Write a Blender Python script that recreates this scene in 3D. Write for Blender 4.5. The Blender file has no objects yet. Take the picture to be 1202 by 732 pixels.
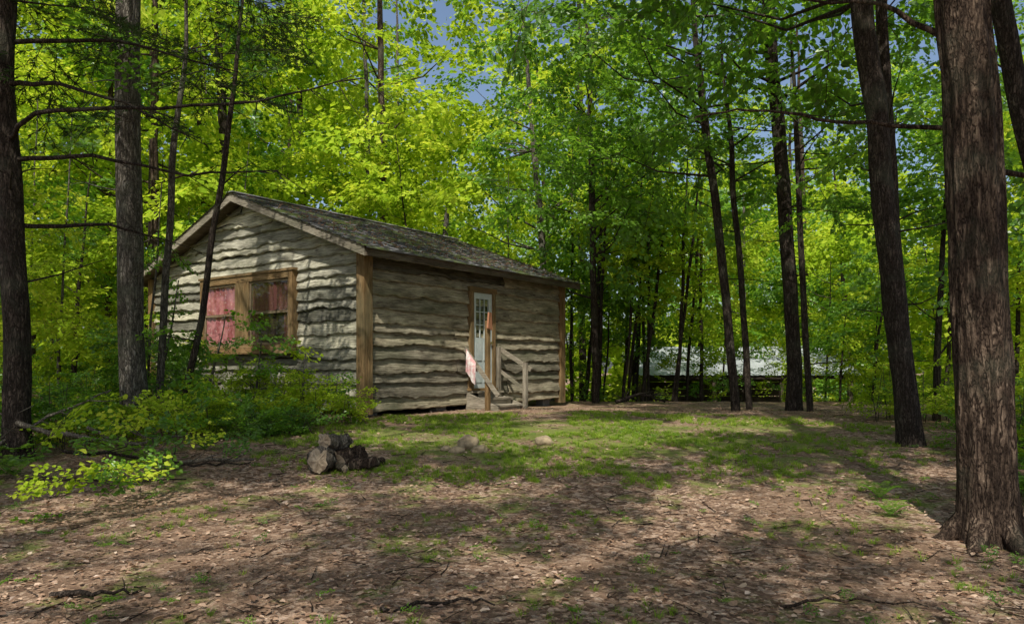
import bpy, math, random, bmesh
import numpy as np
from mathutils import Vector, Matrix, Euler, noise
random.seed(7); rng=np.random.default_rng(7)
sc=bpy.context.scene
sc.view_settings.view_transform='Standard'; sc.view_settings.look='None'; sc.view_settings.exposure=0
EYE=1.5
def sm(t): t=max(0.,min(1.,t)); return t*t*(3-2*t)
def G(x,y):
    h=.66*sm((y-2)/12)
    h-=1.6*sm((y-20)/6)*sm((x+1)/4)
    h+=.5*sm((-x-7)/8)*sm((y-4)/10)
    h+=.05*noise.noise(Vector((x*.35,y*.35,0)))*1.0+.018*noise.noise(Vector((x*1.7,y*1.7,3)))
    return h
# ---------- sun / sky / camera
EL=math.radians(55); AZ=math.radians(191)
S=Vector((math.sin(AZ)*math.cos(EL),math.cos(AZ)*math.cos(EL),math.sin(EL)))
w=bpy.data.worlds.new("World"); sc.world=w; w.use_nodes=True
nt=w.node_tree; bg=nt.nodes['Background']; sk=nt.nodes.new('ShaderNodeTexSky'); sk.sky_type='NISHITA'; sk.sun_disc=False
sk.sun_elevation=EL; sk.sun_rotation=AZ; sk.dust_density=3.; nt.links.new(sk.outputs[0],bg.inputs[0]); bg.inputs[1].default_value=.15
sl=bpy.data.lights.new("sun","SUN"); sl.energy=5; sl.angle=math.radians(.6); sl.color=(1,.95,.84)
so=bpy.data.objects.new("sun",sl); sc.collection.objects.link(so); so.rotation_euler=S.to_track_quat('Z','Y').to_euler(); so.location=(0,0,40)
cd=bpy.data.cameras.new("camera"); co=bpy.data.objects.new("camera",cd); sc.collection.objects.link(co); sc.camera=co
co.location=(0,0,EYE); co.rotation_euler=(math.radians(90),0,0); cd.sensor_width=36; cd.lens=36*888/1202; cd.shift_y=68/1202; cd.clip_end=1500; cd.clip_start=.05
# ---------- materials
class NM:
    def __init__(s,name):
        s.m=bpy.data.materials.new(name); s.m.use_nodes=True; s.t=s.m.node_tree; s.t.nodes.clear()
        s.out=s.n('ShaderNodeOutputMaterial')
    def n(s,t,**k):
        x=s.t.nodes.new(t)
        for a,b in k.items(): setattr(x,a,b)
        return x
    def l(s,a,b): s.t.links.new(a,b)
    def noise(s,vec,scale,detail=4,rough=.6,scl=None):
        if scl:
            mp=s.n('ShaderNodeMapping'); mp.inputs['Scale'].default_value=scl; s.l(vec,mp.inputs[0]); vec=mp.outputs[0]
        x=s.n('ShaderNodeTexNoise'); x.inputs['Scale'].default_value=scale; x.inputs['Detail'].default_value=detail; x.inputs['Roughness'].default_value=rough
        s.l(vec,x.inputs['Vector']); return x.outputs[0]
    def vor(s,vec,scale,scl=None,out=0):
        if scl:
            mp=s.n('ShaderNodeMapping'); mp.inputs['Scale'].default_value=scl; s.l(vec,mp.inputs[0]); vec=mp.outputs[0]
        x=s.n('ShaderNodeTexVoronoi'); x.inputs['Scale'].default_value=scale; s.l(vec,x.inputs['Vector']); return x.outputs[out]
    def ramp(s,fac,stops):
        r=s.n('ShaderNodeValToRGB'); e=r.color_ramp.elements
        while len(e)<len(stops): e.new(.5)
        for i,(p,c) in enumerate(stops):
            e[i].position=p; e[i].color=(c[0],c[1],c[2],1) if hasattr(c,'__len__') else (c,c,c,1)
        s.l(fac,r.inputs[0]); return r.outputs[0]
    def mix(s,f,a,b,mode='MIX'):
        x=s.n('ShaderNodeMix',data_type='RGBA',blend_type=mode)
        for sock,v in ((x.inputs[0],f),(x.inputs[6],a),(x.inputs[7],b)):
            if hasattr(v,'links'): s.l(v,sock)
            elif hasattr(v,'__len__'): sock.default_value=(v[0],v[1],v[2],1)
            else: sock.default_value=v if sock==x.inputs[0] else (v,v,v,1)
        return x.outputs[2]
    def math(s,op,a,b=0.):
        x=s.n('ShaderNodeMath',operation=op)
        for i,v in enumerate((a,b)):
            if hasattr(v,'links'): s.l(v,x.inputs[i])
            else: x.inputs[i].default_value=v
        return x.outputs[0]
    def bsdf(s,col,rough=.8,bump=None,bs=.5,bd=.02,spec=.3,metal=0):
        b=s.n('ShaderNodeBsdfPrincipled')
        if hasattr(col,'links'): s.l(col,b.inputs['Base Color'])
        else: b.inputs['Base Color'].default_value=(*col,1)
        if hasattr(rough,'links'): s.l(rough,b.inputs['Roughness'])
        else: b.inputs['Roughness'].default_value=rough
        b.inputs['Specular IOR Level'].default_value=spec; b.inputs['Metallic'].default_value=metal
        if bump is not None:
            u=s.n('ShaderNodeBump'); u.inputs['Strength'].default_value=bs; u.inputs['Distance'].default_value=bd
            s.l(bump,u.inputs['Height']); s.l(u.outputs[0],b.inputs['Normal'])
        s.l(b.outputs[0],s.out.inputs[0]); return b
    def obj(s): return s.n('ShaderNodeTexCoord').outputs['Object']
    def uv(s): return s.n('ShaderNodeTexCoord').outputs['UV']
def leafmat(name,stops,tr,trf=.42,gloss=0):
    m=NM(name); g=m.n('ShaderNodeNewGeometry'); at=m.n('ShaderNodeAttribute'); at.attribute_name='rnd'
    a=m.math('MULTIPLY',g.outputs['Random Per Island'],.5); b=m.math('MULTIPLY',at.outputs['Fac'],.5); f=m.math('ADD',a,b)
    c=m.ramp(f,stops)
    bs=m.n('ShaderNodeBsdfDiffuse'); m.l(c,bs.inputs[0])
    t=m.n('ShaderNodeBsdfTranslucent'); tc=m.mix(1.,c,tr,'MULTIPLY'); m.l(tc,t.inputs[0])
    mx=m.n('ShaderNodeMixShader'); mx.inputs[0].default_value=trf; m.l(bs.outputs[0],mx.inputs[1]); m.l(t.outputs[0],mx.inputs[2]); last=mx.outputs[0]
    if gloss:
        gl=m.n('ShaderNodeBsdfGlossy'); gl.inputs['Roughness'].default_value=.4; m2=m.n('ShaderNodeMixShader'); m2.inputs[0].default_value=gloss; m.l(last,m2.inputs[1]); m.l(gl.outputs[0],m2.inputs[2]); last=m2.outputs[0]
    m.l(last,m.out.inputs[0])
    return m.m
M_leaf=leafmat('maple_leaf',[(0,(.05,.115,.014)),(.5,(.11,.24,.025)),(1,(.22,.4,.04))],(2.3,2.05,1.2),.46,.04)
M_leafy=leafmat('leaf_sun_tint',[(0,(.14,.25,.018)),(.5,(.32,.47,.03)),(1,(.6,.68,.09))],(1.6,1.42,1.),.48)  # sunlit copy of the maple leaf: sunlight put into a brighter, yellower colour
M_needle=leafmat('pine_needle',[(0,(.03,.06,.02)),(1,(.07,.12,.035))],(1.5,1.6,1),.2)
M_grass=leafmat('grass_blade',[(0,(.11,.19,.02)),(.6,(.24,.36,.045)),(1,(.42,.45,.1))],(1.8,1.8,1.2),.35)
M_dead=leafmat('dead_leaf',[(0,(.1,.055,.035)),(.3,(.23,.14,.09)),(.6,(.4,.26,.175)),(.85,(.55,.4,.29)),(1,(.72,.6,.49))],(1.2,1,.7),.12,.04)
def barkmat(name,c1,c2,c3,lichen=.3,fs=13):
    m=NM(name); o=m.obj()
    n1=m.noise(o,fs,3,.55,(1,1,.17)); r=m.math('MULTIPLY',m.math('ABSOLUTE',m.math('SUBTRACT',n1,.5)),5.)
    n1b=m.noise(o,fs*1.9,2,.55,(1,1,.3)); r2=m.math('MULTIPLY',m.math('ABSOLUTE',m.math('SUBTRACT',n1b,.47)),6.)
    f=m.noise(o,75,4,.7,(1,1,.5)); n2=m.noise(o,1.6,3,.6)
    rid=m.math('MINIMUM',m.math('MINIMUM',r,r2),1.)
    h=m.math('ADD',m.math('MULTIPLY',rid,.62),m.math('MULTIPLY',f,.5))
    col=m.ramp(h,[(.22,c1),(.48,c2),(.95,c3)])
    li=m.ramp(n2,[(.52,0.),(.68,lichen)])
    col=m.mix(li,col,(.16,.19,.13))
    m.bsdf(col,.9,h,1.,.035,.1); return m.m
M_bark=barkmat('bark_brown',(.014,.009,.007),(.095,.066,.048),(.3,.22,.16),.2)
M_barkg=barkmat('bark_grey',(.03,.026,.022),(.17,.15,.125),(.42,.385,.34),.35,16)
M_barkd=barkmat('bark_dark',(.013,.01,.008),(.065,.05,.04),(.17,.135,.11),.2,18)
M_pale=barkmat('dead_wood',(.08,.065,.05),(.25,.215,.17),(.45,.4,.33),.05,20)
M_twig=NM('twig'); M_twig.bsdf((.06,.045,.03),.9); M_twig=M_twig.m
# ---------- mesh builder
class MB:
    def __init__(s): s.v=[];s.f=[];s.m=[];s.sm=[];s.uv=[]
    def add(s,vs,fs,mat=0,smooth=False,uvs=None):
        o=len(s.v); s.v+= [tuple(a) for a in vs]
        for f in fs:
            s.f.append(tuple(i+o for i in f)); s.m.append(mat); s.sm.append(smooth)
            s.uv+= [uvs[i] for i in f] if uvs else [(0,0)]*len(f)
    def hexa(s,p,mat=0):
        s.add(p,[(0,3,2,1),(4,5,6,7),(0,1,5,4),(1,2,6,5),(2,3,7,6),(3,0,4,7)],mat,False,[(a[0]+a[1],a[2]) for a in p])
    def post(s,x0,x1,y0,y1,z0,z1,mat=0):
        p=[(x0,y0,z0),(x1,y0,z0),(x1,y1,z0),(x0,y1,z0),(x0,y0,z1),(x1,y0,z1),(x1,y1,z1),(x0,y1,z1)]
        s.add(p,[(0,3,2,1),(4,5,6,7),(0,1,5,4),(1,2,6,5),(2,3,7,6),(3,0,4,7)],mat,False,[(a[2],a[0]+a[1]) for a in p])
    def box(s,x0,x1,y0,y1,z0,z1,mat=0):
        if (z1-z0)>2*max(x1-x0,y1-y0): return s.post(x0,x1,y0,y1,z0,z1,mat)
        s.hexa([(x0,y0,z0),(x1,y0,z0),(x1,y1,z0),(x0,y1,z0),(x0,y0,z1),(x1,y0,z1),(x1,y1,z1),(x0,y1,z1)],mat)
    def beam(s,a,b,wd,ht,mat=0):
        a=Vector(a);b=Vector(b);d=(b-a).normalized(); up=Vector((0,0,1)) if abs(d.z)<.95 else Vector((1,0,0))
        sd=d.cross(up).normalized()*wd/2; u=sd.cross(d).normalized()*ht/2
        s.hexa([a-sd-u,a+sd-u,b+sd-u,b-sd-u,a-sd+u,a+sd+u,b+sd+u,b-sd+u],mat)
    def tube(s,pts,rad,seg=8,mat=0,amp=0,fr=4,cap=True,seed=0):
        n=len(pts); vs=[];fs=[]; pts=[Vector(p) for p in pts]
        ref=Vector((0.3,.9,.1))
        for i,p in enumerate(pts):
            d=(pts[min(i+1,n-1)]-pts[max(i-1,0)]).normalized()
            a=d.cross(ref)
            if a.length<.1: a=d.cross(Vector((1,0,0)))
            a.normalize(); b=d.cross(a)
            for k in range(seg):
                t=2*math.pi*k/seg; r=rad[i]
                if amp:
                    q=Vector((math.cos(t)*fr,math.sin(t)*fr,p.z*1.1+seed)); r*=1+amp*(noise.noise(q)+.5*noise.noise(q*2.3)-.6*abs(noise.noise(Vector((q.x*2.6,q.y*2.6,q.z*1.3)))))
                vs.append(p+(a*math.cos(t)+b*math.sin(t))*r)
        for i in range(n-1):
            for k in range(seg):
                k2=(k+1)%seg; fs.append((i*seg+k,i*seg+k2,(i+1)*seg+k2,(i+1)*seg+k))
        s.add(vs,fs,mat,True)
        if cap:
            s.add([vs[k] for k in range(seg)],[tuple(range(seg))],mat); s.add([vs[(n-1)*seg+k] for k in range(seg)],[tuple(range(seg))],mat)
    def leaf(s,p,d,nrm,L,W,mat=0,fold=.12):
        sd=d.cross(nrm).normalized(); up=sd.cross(d).normalized()
        a=p+d*L*.3+sd*W*.5+up*fold*L; b=p+d*L*.72+sd*W*.32+up*fold*L*.7
        a2=p+d*L*.3-sd*W*.5+up*fold*L; b2=p+d*L*.72-sd*W*.32+up*fold*L*.7; t=p+d*L-up*L*.05
        s.add([p,a,b,t,b2,a2],[(0,1,2,3),(0,3,4,5)],mat)
    def leaf3(s,p,d,nrm,L,W,mat=0):
        sd=d.cross(nrm).normalized(); up=sd.cross(d).normalized()*.12*L
        s.add([p,p+d*L*.45+sd*W*.55+up,p+d*L,p+d*L*.45-sd*W*.55+up],[(0,1,2),(0,2,3)],mat)
    def build(s,name,mats,parent=None,loc=None,link=True,coll=None):
        me=bpy.data.meshes.new(name); me.from_pydata(s.v,[],s.f)
        for m in mats: me.materials.append(m)
        me.polygons.foreach_set('material_index',s.m); me.polygons.foreach_set('use_smooth',s.sm)
        u=me.uv_layers.new(name='UVMap') if not coll else None
        if u: u.data.foreach_set('uv',np.array(s.uv,dtype=np.float32).ravel())
        me.update(); ob=bpy.data.objects.new(name,me)
        if coll: coll.objects.link(ob)
        elif link: sc.collection.objects.link(ob)
        if parent: ob.parent=parent
        if loc: ob.location=loc
        return ob
def rv(a=1.): return Vector((random.gauss(0,a),random.gauss(0,a),random.gauss(0,a)))
# ---------- spray sources
def spray(coll,name,seed,nl,L,ls,mat,wr=.8,lod=0):
    random.seed(seed); b=MB()
    tw=[(Vector((0,0,0)),Vector((L,0,-.1*L)),1)]
    for i in range(7):
        t=.15+.75*i/7; s=Vector((L*t,0,-.1*L*t)); a=(1 if i%2 else -1)*random.uniform(.5,1.1)
        tw.append((s,s+Vector((math.cos(a),math.sin(a),random.uniform(-.25,.15)))*L*(.62-.4*t)*random.uniform(.8,1.2),.6))
    if not lod:
        for s,e,r in tw: b.tube([s,e],[.007*r,.003*r],3,1,cap=False)
    wts=[(e-s).length for s,e,r in tw]
    for i in range(nl):
        s,e,r=random.choices(tw,wts)[0]; t=random.uniform(.15,1); p=s.lerp(e,t); d=(e-s).normalized()
        a=random.choice((-1,1))*random.uniform(.3,1.3); d2=(Matrix.Rotation(a,3,'Z')@d+Vector((0,0,random.uniform(-.6,.1)))).normalized()
        nr=(Vector((0,0,1))+rv(.35)).normalized(); l=ls*random.uniform(.6,1.25)
        p=p+d2*ls*.35+Vector((0,0,random.gauss(0,.03)))
        if lod: b.leaf3(p,d2,nr,l,l*wr,0)
        else: b.leaf(p,d2,nr,l,l*wr,0)
    return b.build(name,[mat,M_twig],coll=coll)
def coll(n): return bpy.data.collections.new(n)
C_leaf=coll('leaf_sprays'); C_sun=coll('sun_tint_sprays'); C_lfar=coll('leaf_sprays_far'); C_sfar=coll('sun_tint_sprays_far'); C_pine=coll('pine_sprays'); C_far=coll('far_sprays'); C_grass=coll('grass_tufts'); C_fern=coll('fern_plants')
for i in range(4):
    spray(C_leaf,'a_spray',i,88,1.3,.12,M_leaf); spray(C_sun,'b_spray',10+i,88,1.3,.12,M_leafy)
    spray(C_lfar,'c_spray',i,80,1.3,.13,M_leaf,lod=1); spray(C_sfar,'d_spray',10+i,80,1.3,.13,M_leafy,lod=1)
for i in range(3): spray(C_far,'f_spray',30+i,80,1.3,.17,M_leafy,lod=1)
for i in range(3):
    random.seed(50+i); b=MB(); tw=[(Vector((0,0,0)),Vector((1.4,0,-.1)))]
    for k in range(10):
        t=.1+.085*k; a=(1 if k%2 else -1)*random.uniform(.6,1.); s=Vector((1.4*t,0,-.1*t)); tw.append((s,s+Vector((math.cos(a),math.sin(a),random.uniform(-.1,.15)))*(.6-.35*t)))
    for s,e in tw:
        b.tube([s,e],[.006,.003],3,1,cap=False)
        n=int((e-s).length*55)
        for j in range(n):
            t=random.uniform(.25,1); p=s.lerp(e,t); d=((e-s).normalized()*.9+rv(.55)).normalized()
            b.leaf3(p,d,rv().normalized(),.1*random.uniform(.7,1.2),.012,0)
    b.build('p_spray',[M_needle,M_twig],coll=C_pine)
for i in range(4):
    random.seed(70+i); b=MB()
    for k in range(26):
        a=random.uniform(0,6.28); r=random.uniform(0,.07); p=Vector((math.cos(a)*r,math.sin(a)*r,-.01)); d=Vector((math.cos(a)*random.uniform(.1,.8),math.sin(a)*random.uniform(.1,.8),1)).normalized()
        h=random.uniform(.05,.15); q=p+d*h*.6; e=q+(d+Vector((math.cos(a),math.sin(a),-.4))*.8).normalized()*h*.5; sd=d.cross(Vector((0,0,1)));sd=sd.normalized()*.004
        b.add([p-sd,p+sd,q+sd*.8,q-sd*.8,e],[(0,1,2,3),(3,2,4)],0)
    b.build('tuft',[M_grass],coll=C_grass)
for i in range(3):
    random.seed(90+i); b=MB()
    for k in range(10):
        a=k*.63+random.uniform(-.2,.2); L=random.uniform(.4,.6); pr=None
        for j in range(17):
            t=j/16; p=Vector((math.cos(a)*L*t,math.sin(a)*L*t,.75*L*math.sin(t*1.9)*.75))
            if pr is not None:
                d=(p-pr).normalized(); sd=d.cross(Vector((0,0,1))).normalized(); wl=.13*math.sin(min(1,t+.12)*2.9)**.8 if t<.98 else .02
                for sg in (-1,1):
                    b.leaf(p,(sd*sg+d*.35).normalized(),Vector((0,0,1)),max(.02,wl),.026,0,.05)
                b.add([pr-sd*.003,pr+sd*.003,p+sd*.003,p-sd*.003],[(0,1,2,3)],0)
            pr=p
    b.build('fern_source',[M_leaf],coll=C_fern)
# ---------- GN scatter (realized)
_ng={}
def group(c):
    if c.name in _ng: return _ng[c.name]
    g=bpy.data.node_groups.new('scatter_'+c.name,'GeometryNodeTree')
    g.interface.new_socket('Geometry',in_out='INPUT',socket_type='NodeSocketGeometry'); g.interface.new_socket('Geometry',in_out='OUTPUT',socket_type='NodeSocketGeometry')
    i=g.nodes.new('NodeGroupInput'); o=g.nodes.new('NodeGroupOutput'); ip=g.nodes.new('GeometryNodeInstanceOnPoints'); ci=g.nodes.new('GeometryNodeCollectionInfo')
    ci.inputs[0].default_value=c; ci.inputs['Separate Children'].default_value=True; ci.inputs['Reset Children'].default_value=True
    def na(n,t):
        x=g.nodes.new('GeometryNodeInputNamedAttribute'); x.data_type=t; x.inputs[0].default_value=n; return x.outputs[0]
    L=g.links.new; L(i.outputs[0],ip.inputs['Points']); L(ci.outputs[0],ip.inputs['Instance']); ip.inputs['Pick Instance'].default_value=True
    L(na('idx','INT'),ip.inputs['Instance Index']); L(na('rot','FLOAT_VECTOR'),ip.inputs['Rotation']); L(na('scl','FLOAT'),ip.inputs['Scale'])
    rl=g.nodes.new('GeometryNodeRealizeInstances'); L(ip.outputs[0],rl.inputs[0]); L(rl.outputs[0],o.inputs[0])
    _ng[c.name]=g; return g
def scatter(name,items,c,parent=None,origin=(0,0,0)):
    me=bpy.data.meshes.new(name); o=Vector(origin)
    me.from_pydata([tuple(Vector(p)-o) for p,r,s in items],[],[])
    a=me.attributes.new('rot','FLOAT_VECTOR','POINT'); a.data.foreach_set('vector',np.array([r for p,r,s in items],dtype=np.float32).ravel())
    a=me.attributes.new('scl','FLOAT','POINT'); a.data.foreach_set('value',np.array([s for p,r,s in items],dtype=np.float32))
    a=me.attributes.new('rnd','FLOAT','POINT'); a.data.foreach_set('value',rng.random(len(items)).astype(np.float32))
    a=me.attributes.new('idx','INT','POINT'); a.data.foreach_set('value',rng.integers(0,len(c.objects),len(items)).astype(np.int32))
    ob=bpy.data.objects.new(name,me); sc.collection.objects.link(ob)
    md=ob.modifiers.new('scatter','NODES'); md.node_group=group(c)
    if parent: ob.parent=parent
    else: ob.location=o
    return ob
# cabin frame
CX,CY=-2.642,13.56; UA=math.atan2(.8,.599)
def tocab(x,y):
    dx,dy=x-CX,y-CY; return dx*math.cos(UA)+dy*math.sin(UA), -dx*math.sin(UA)+dy*math.cos(UA)
def incabin(x,y,m=.3):
    a,b=tocab(x,y); return -m<a<6.3+m and -m<b<7.2+m
# openings in the canopy, given by where their light falls
ZONES=[(-.1,10.6,1.6,.35,1),(1.9,11.6,1.5,.4,1),(-6.3,18.0,1.9,1.5,1),(-4.2,16.5,1.1,.8,.9),(-2.2,14.6,.5,.3,.9),(-1.2,15.9,.7,.5,1),(.7,18.5,.9,.6,1),(-2.4,5.9,.55,.12,1),(2.2,7.2,.8,.2,1),(-3.0,4.5,.35,.05,1),(2.5,4.4,.35,.08,1),(.1,5.0,.25,.05,1),(4.2,8.5,.6,.2,1),(3.8,13.2,1.,.3,1),(-1.2,3.9,.2,.02,1),(1.2,5.9,.3,.08,1),(3.4,6.0,.3,.1,1),(-.5,7.6,.3,.06,1),(-3.6,7.2,.3,.1,1),(.9,8.9,.5,.1,.9)]
def keep(p,c=None):
    if incabin(p[0],p[1],.2) and p[2]<5.6: return False
    q=c if c is not None else p
    if q[2]>2.6 and q[1]<17:
        t=(q[2]-.5)/S.z; gx=q[0]-S.x*t; gy=q[1]-S.y*t
        for cx,cy,rx,ry,pr in ZONES:
            if ((gx-cx)/(rx+.62))**2+((gy-cy)/(ry+.62))**2<1 and random.random()<pr: return False
    return True
def zpath(path,step):
    P=np.array(path,float); z=np.arange(P[0,2],P[-1,2],step)
    k=np.linspace(P[0,2],P[-1,2],160); xs=np.interp(k,P[:,2],P[:,0]); ys=np.interp(k,P[:,2],P[:,1])
    ker=np.ones(15)/15; xs=np.convolve(np.pad(xs,7,'edge'),ker,'valid'); ys=np.convolve(np.pad(ys,7,'edge'),ker,'valid')
    return np.stack([np.interp(z,k,xs),np.interp(z,k,ys),z],1)
def make_tree(name,path,r0,r1,crowns=(),seed=0,mat=None,seg=10,step=.35,flare=0,amp=.06,c=None,stubs=0,extra=None):
    random.seed(seed); b=MB(); base=Vector(path[0]); P=zpath(path,step); n=len(P); H=P[-1][2]-P[0][2]
    pts=[];rad=[]
    for p in P:
        t=(p[2]-P[0][2])/H; j=.05*Vector((noise.noise(Vector((seed,0,p[2]*.7))),noise.noise(Vector((seed,9,p[2]*.7))),0))
        r=r0+(r1-r0)*min(1,t*1.6)
        if t>.6: r*=1-(t-.6)*1.8
        r*=1+flare*math.exp(-(p[2]-P[0][2])*3.6)
        pts.append(Vector(p)+j-base); rad.append(max(r,.01))
    b.tube(pts,rad,seg,0,amp,3.5,seed=seed*3.1,cap=False)
    items=[]
    for (cc,R,nc,ns,scl) in crowns:
        cl=[]
        for k in range(nc):
            while 1:
                q=Vector((random.uniform(-1,1),random.uniform(-1,1),random.uniform(-1,1)))
                if .3<q.length<1: break
            q=Vector((cc[0]+q.x*R[0],cc[1]+q.y*R[1],cc[2]+q.z*R[2])); cl.append(q)
            hz=max(P[0][2]+H*.2,min(P[-1][2]-.3,q.z-random.uniform(.3,.9)*math.hypot(q.x-cc[0],q.y-cc[1])*.7))
            i=int(np.argmin(abs(P[:,2]-hz))); st=Vector(P[i])
            if not incabin(q.x,q.y,0) or q.z>5.4:
                m1=st.lerp(q,.5)+Vector((0,0,-.08*(q-st).length))+rv(.12); rr=min(rad[i]*.35,.038)
                b.tube([st-base,m1-base,q-base],[rr,rr*.6,rr*.22],5,0,cap=False)
        sg=min(R)*.26
        for k in range(ns):
            q=random.choice(cl)+Vector((random.gauss(0,sg),random.gauss(0,sg),random.gauss(0,sg*.6)))
            yaw=math.atan2(q.y-cc[1],q.x-cc[0])+random.gauss(0,.9); sv=scl*random.uniform(.7,1.25)
            if not keep(q,q+Vector((math.cos(yaw),math.sin(yaw),-.15))*.65*sv): continue
            items.append((q,(random.gauss(0,.4),random.gauss(.2,.4),yaw),sv))
    for k in range(stubs):
        i=random.randrange(int(n*.15),int(n*.75)); a=random.uniform(0,6.28); st=pts[i]; L=random.uniform(.3,1.4)
        e=st+Vector((math.cos(a)*L,math.sin(a)*L,random.uniform(-.1,.4)*L)); b.tube([st,st.lerp(e,.5)+rv(.03),e],[.015,.01,.004],4,0,cap=False)
    if extra: extra(b,base)
    ob=b.build(name,[mat or M_bark],loc=base)
    if items: scatter('foliage',items,c or C_leaf,ob,base)
    return ob
def g3(x,y,dz=0): return (x,y,G(x,y)+dz)
def pine_extra(b,base):
    br=[[(-6.0,9,4.2),(-5.3,8.4,4.36),(-4.06,8,4.28),(-2.7,8,4.34),(-1.6,8.2,4.66)],
        [(-6.0,9,4.9),(-5.2,8.6,4.75),(-4.3,8.4,4.45),(-3.6,8.4,4.1)],
        [(-6,9,4.0),(-5.,9,4.05),(-3.9,9.1,3.85),(-2.9,9.3,3.95)],
        [(-6.05,9,5.4),(-4.8,9.2,5.5),(-3.4,9.4,5.2)],[(-6,9,3.2),(-5.0,9.4,3.3),(-4.4,9.6,3.15)]]
    for q in br:
        q=[Vector(v) for v in q]; f=[]
        for i in range(len(q)-1):
            for k in range(4): f.append(q[i].lerp(q[i+1],k/4)+rv(.012))
        f.append(q[-1]); b.tube([v-base for v in f],[.028*(1-i/len(f))+.005 for i in range(len(f))],5,0,cap=False)
        for v in f[3:]:
            for m in range(2):
                L=random.uniform(.15,.6); e=v+Vector((random.uniform(-.2,1),random.uniform(-.8,.8),random.uniform(-.6,.35))).normalized()*L
                b.tube([v-base,v.lerp(e,.5)-base+rv(.03),e-base],[.007,.005,.002],3,0,cap=False)
pt=make_tree('pine_tree',[g3(-5.84,9,-.1),(-5.94,9,2.86),(-6.04,9,4.4),(-6.04,9,5.9),(-6.1,9,15)],.15,.11,[((-6,9,11),(3.4,3.4,4),18,90,1.2)],1,M_barkd,20,.1,.4,c=C_pine,stubs=18,extra=pine_extra)
random.seed(5); scatter('needles',[((random.uniform(-7.5,-2.6),random.uniform(8.2,11),random.uniform(4.9,7.2)),(random.gauss(0,.3),random.gauss(.2,.3),random.uniform(0,6.28)),random.uniform(.5,.9)) for i in range(80)],C_pine,pt,g3(-5.84,9,-.1))
make_tree('maple_tree',[g3(-5.74,11.5,-.1),(-5.81,11.5,3.23),(-5.84,11.5,5.18),(-5.84,11.5,7.12),(-5.7,11.5,16)],.19,.165,[((-5,10.5,11),(4.2,4.0,3.2),16,90,1.2)],2,M_barkg,28,.07,.35,.09,stubs=14)
make_tree('maple_sapling',[g3(-5.62,12,-.05),(-5.48,12,3.31),(-5.35,12,4.93),(-5.2,12,6.55),(-5.1,12,8.5)],.06,.05,[((-5.6,12,6.2),(1.6,1.3,2),8,24,.8)],3,M_barkg)
make_tree('maple_sapling',[g3(-5.31,12,-.05),(-4.94,12,2.23),(-4.74,12,3.58),(-4.58,12,4.66),(-4.34,12,6.55),(-4.2,12,8.5)],.055,.045,[((-4.8,12,6.8),(1.5,1.3,1.5),8,24,.8)],4,M_barkd,stubs=6)
for i,(x,y,h,lx,n) in enumerate([(-6.5,13.4,4.2,.3,34),(-7.4,14.6,5.2,.2,44),(-6.0,12.6,2.6,.5,24),(-8.2,13.6,5.5,.3,50),(-5.2,12.7,1.9,.4,14),(-7.2,11.2,3.6,-.3,40),(-8.6,11.6,6,.2,50),(-9.3,14.5,6,.2,50),(-7.6,9.6,3.2,.1,36),(-4.3,12.5,1.5,.2,9),(-3.5,12.5,1.4,.1,9)]):
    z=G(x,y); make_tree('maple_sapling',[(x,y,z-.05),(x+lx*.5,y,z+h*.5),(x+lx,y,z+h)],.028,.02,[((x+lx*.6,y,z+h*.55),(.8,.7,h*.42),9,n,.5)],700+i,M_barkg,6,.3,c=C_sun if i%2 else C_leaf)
def big_extra(b,base):
    for q in ([(3.6,5.9,3.25),(3.9,6.6,3.6),(3.14,7,3.78),(2.36,7,3.9),(1.7,7,3.84)],[(3.6,5.9,3.1),(4.2,6,3.0),(5.2,6.2,2.85)],[(3.55,5.9,4.0),(3.0,6.2,4.5),(2.2,6.6,4.75)]):
        q=[Vector(v) for v in q]; f=[]
        for i in range(len(q)-1):
            for k in range(5): f.append(q[i].lerp(q[i+1],k/5)+rv(.01))
        f.append(q[-1]); b.tube([v-base for v in f],[.024*(1-i/len(f))+.005 for i in range(len(f))],6,0,cap=False)
        for v in f[4:]:
            L=random.uniform(.15,.6); e=v+Vector((random.uniform(-1,.3),random.uniform(-.8,.8),random.uniform(-.5,.35))).normalized()*L
            b.tube([v-base,v.lerp(e,.5)-base+rv(.02),e-base],[.006,.004,.002],3,0,cap=False)
    for k in range(7):
        a=k*.9+.3; st=Vector((math.cos(a)*.17,math.sin(a)*.17,.26)); e=Vector((math.cos(a)*.5,math.sin(a)*.5,.04))
        b.tube([st,st.lerp(e,.5)+Vector((0,0,-.05)),e],[.09,.065,.025],8,0,.1)
make_tree('maple_tree',[g3(3.72,5.9,-.12),(3.68,5.9,1.39),(3.63,5.9,2.72),(3.52,5.9,3.98),(3.42,5.9,6),(3.3,5.9,14)],.205,.17,[((2.5,6.6,10.3),(4.6,4.2,2.8),14,90,1.2)],5,M_bark,72,.035,.42,.13,extra=big_extra)
make_tree('maple_tree',[g3(5.41,10.2,-.1),(5.22,10.2,1.89),(5.04,10.2,3.61),(4.87,10.2,5.1),(4.7,10.2,6.5),(4.4,10.2,13)],.15,.135,[((4.6,11,9.0),(4,3.5,3.0),16,80,1.1)],6,M_barkd,28,.08,.35,.1,stubs=10)
make_tree('maple_tree',[g3(5.75,11,-.1),(5.6,11,3.16),(5.44,11,5.39),(5.38,11,6.88),(5.3,11,12)],.09,.08,[((6.4,11.5,8.),(2.5,2.5,2.6),8,26,1.)],7,M_barkd,12,.2,.2,stubs=8)
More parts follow.
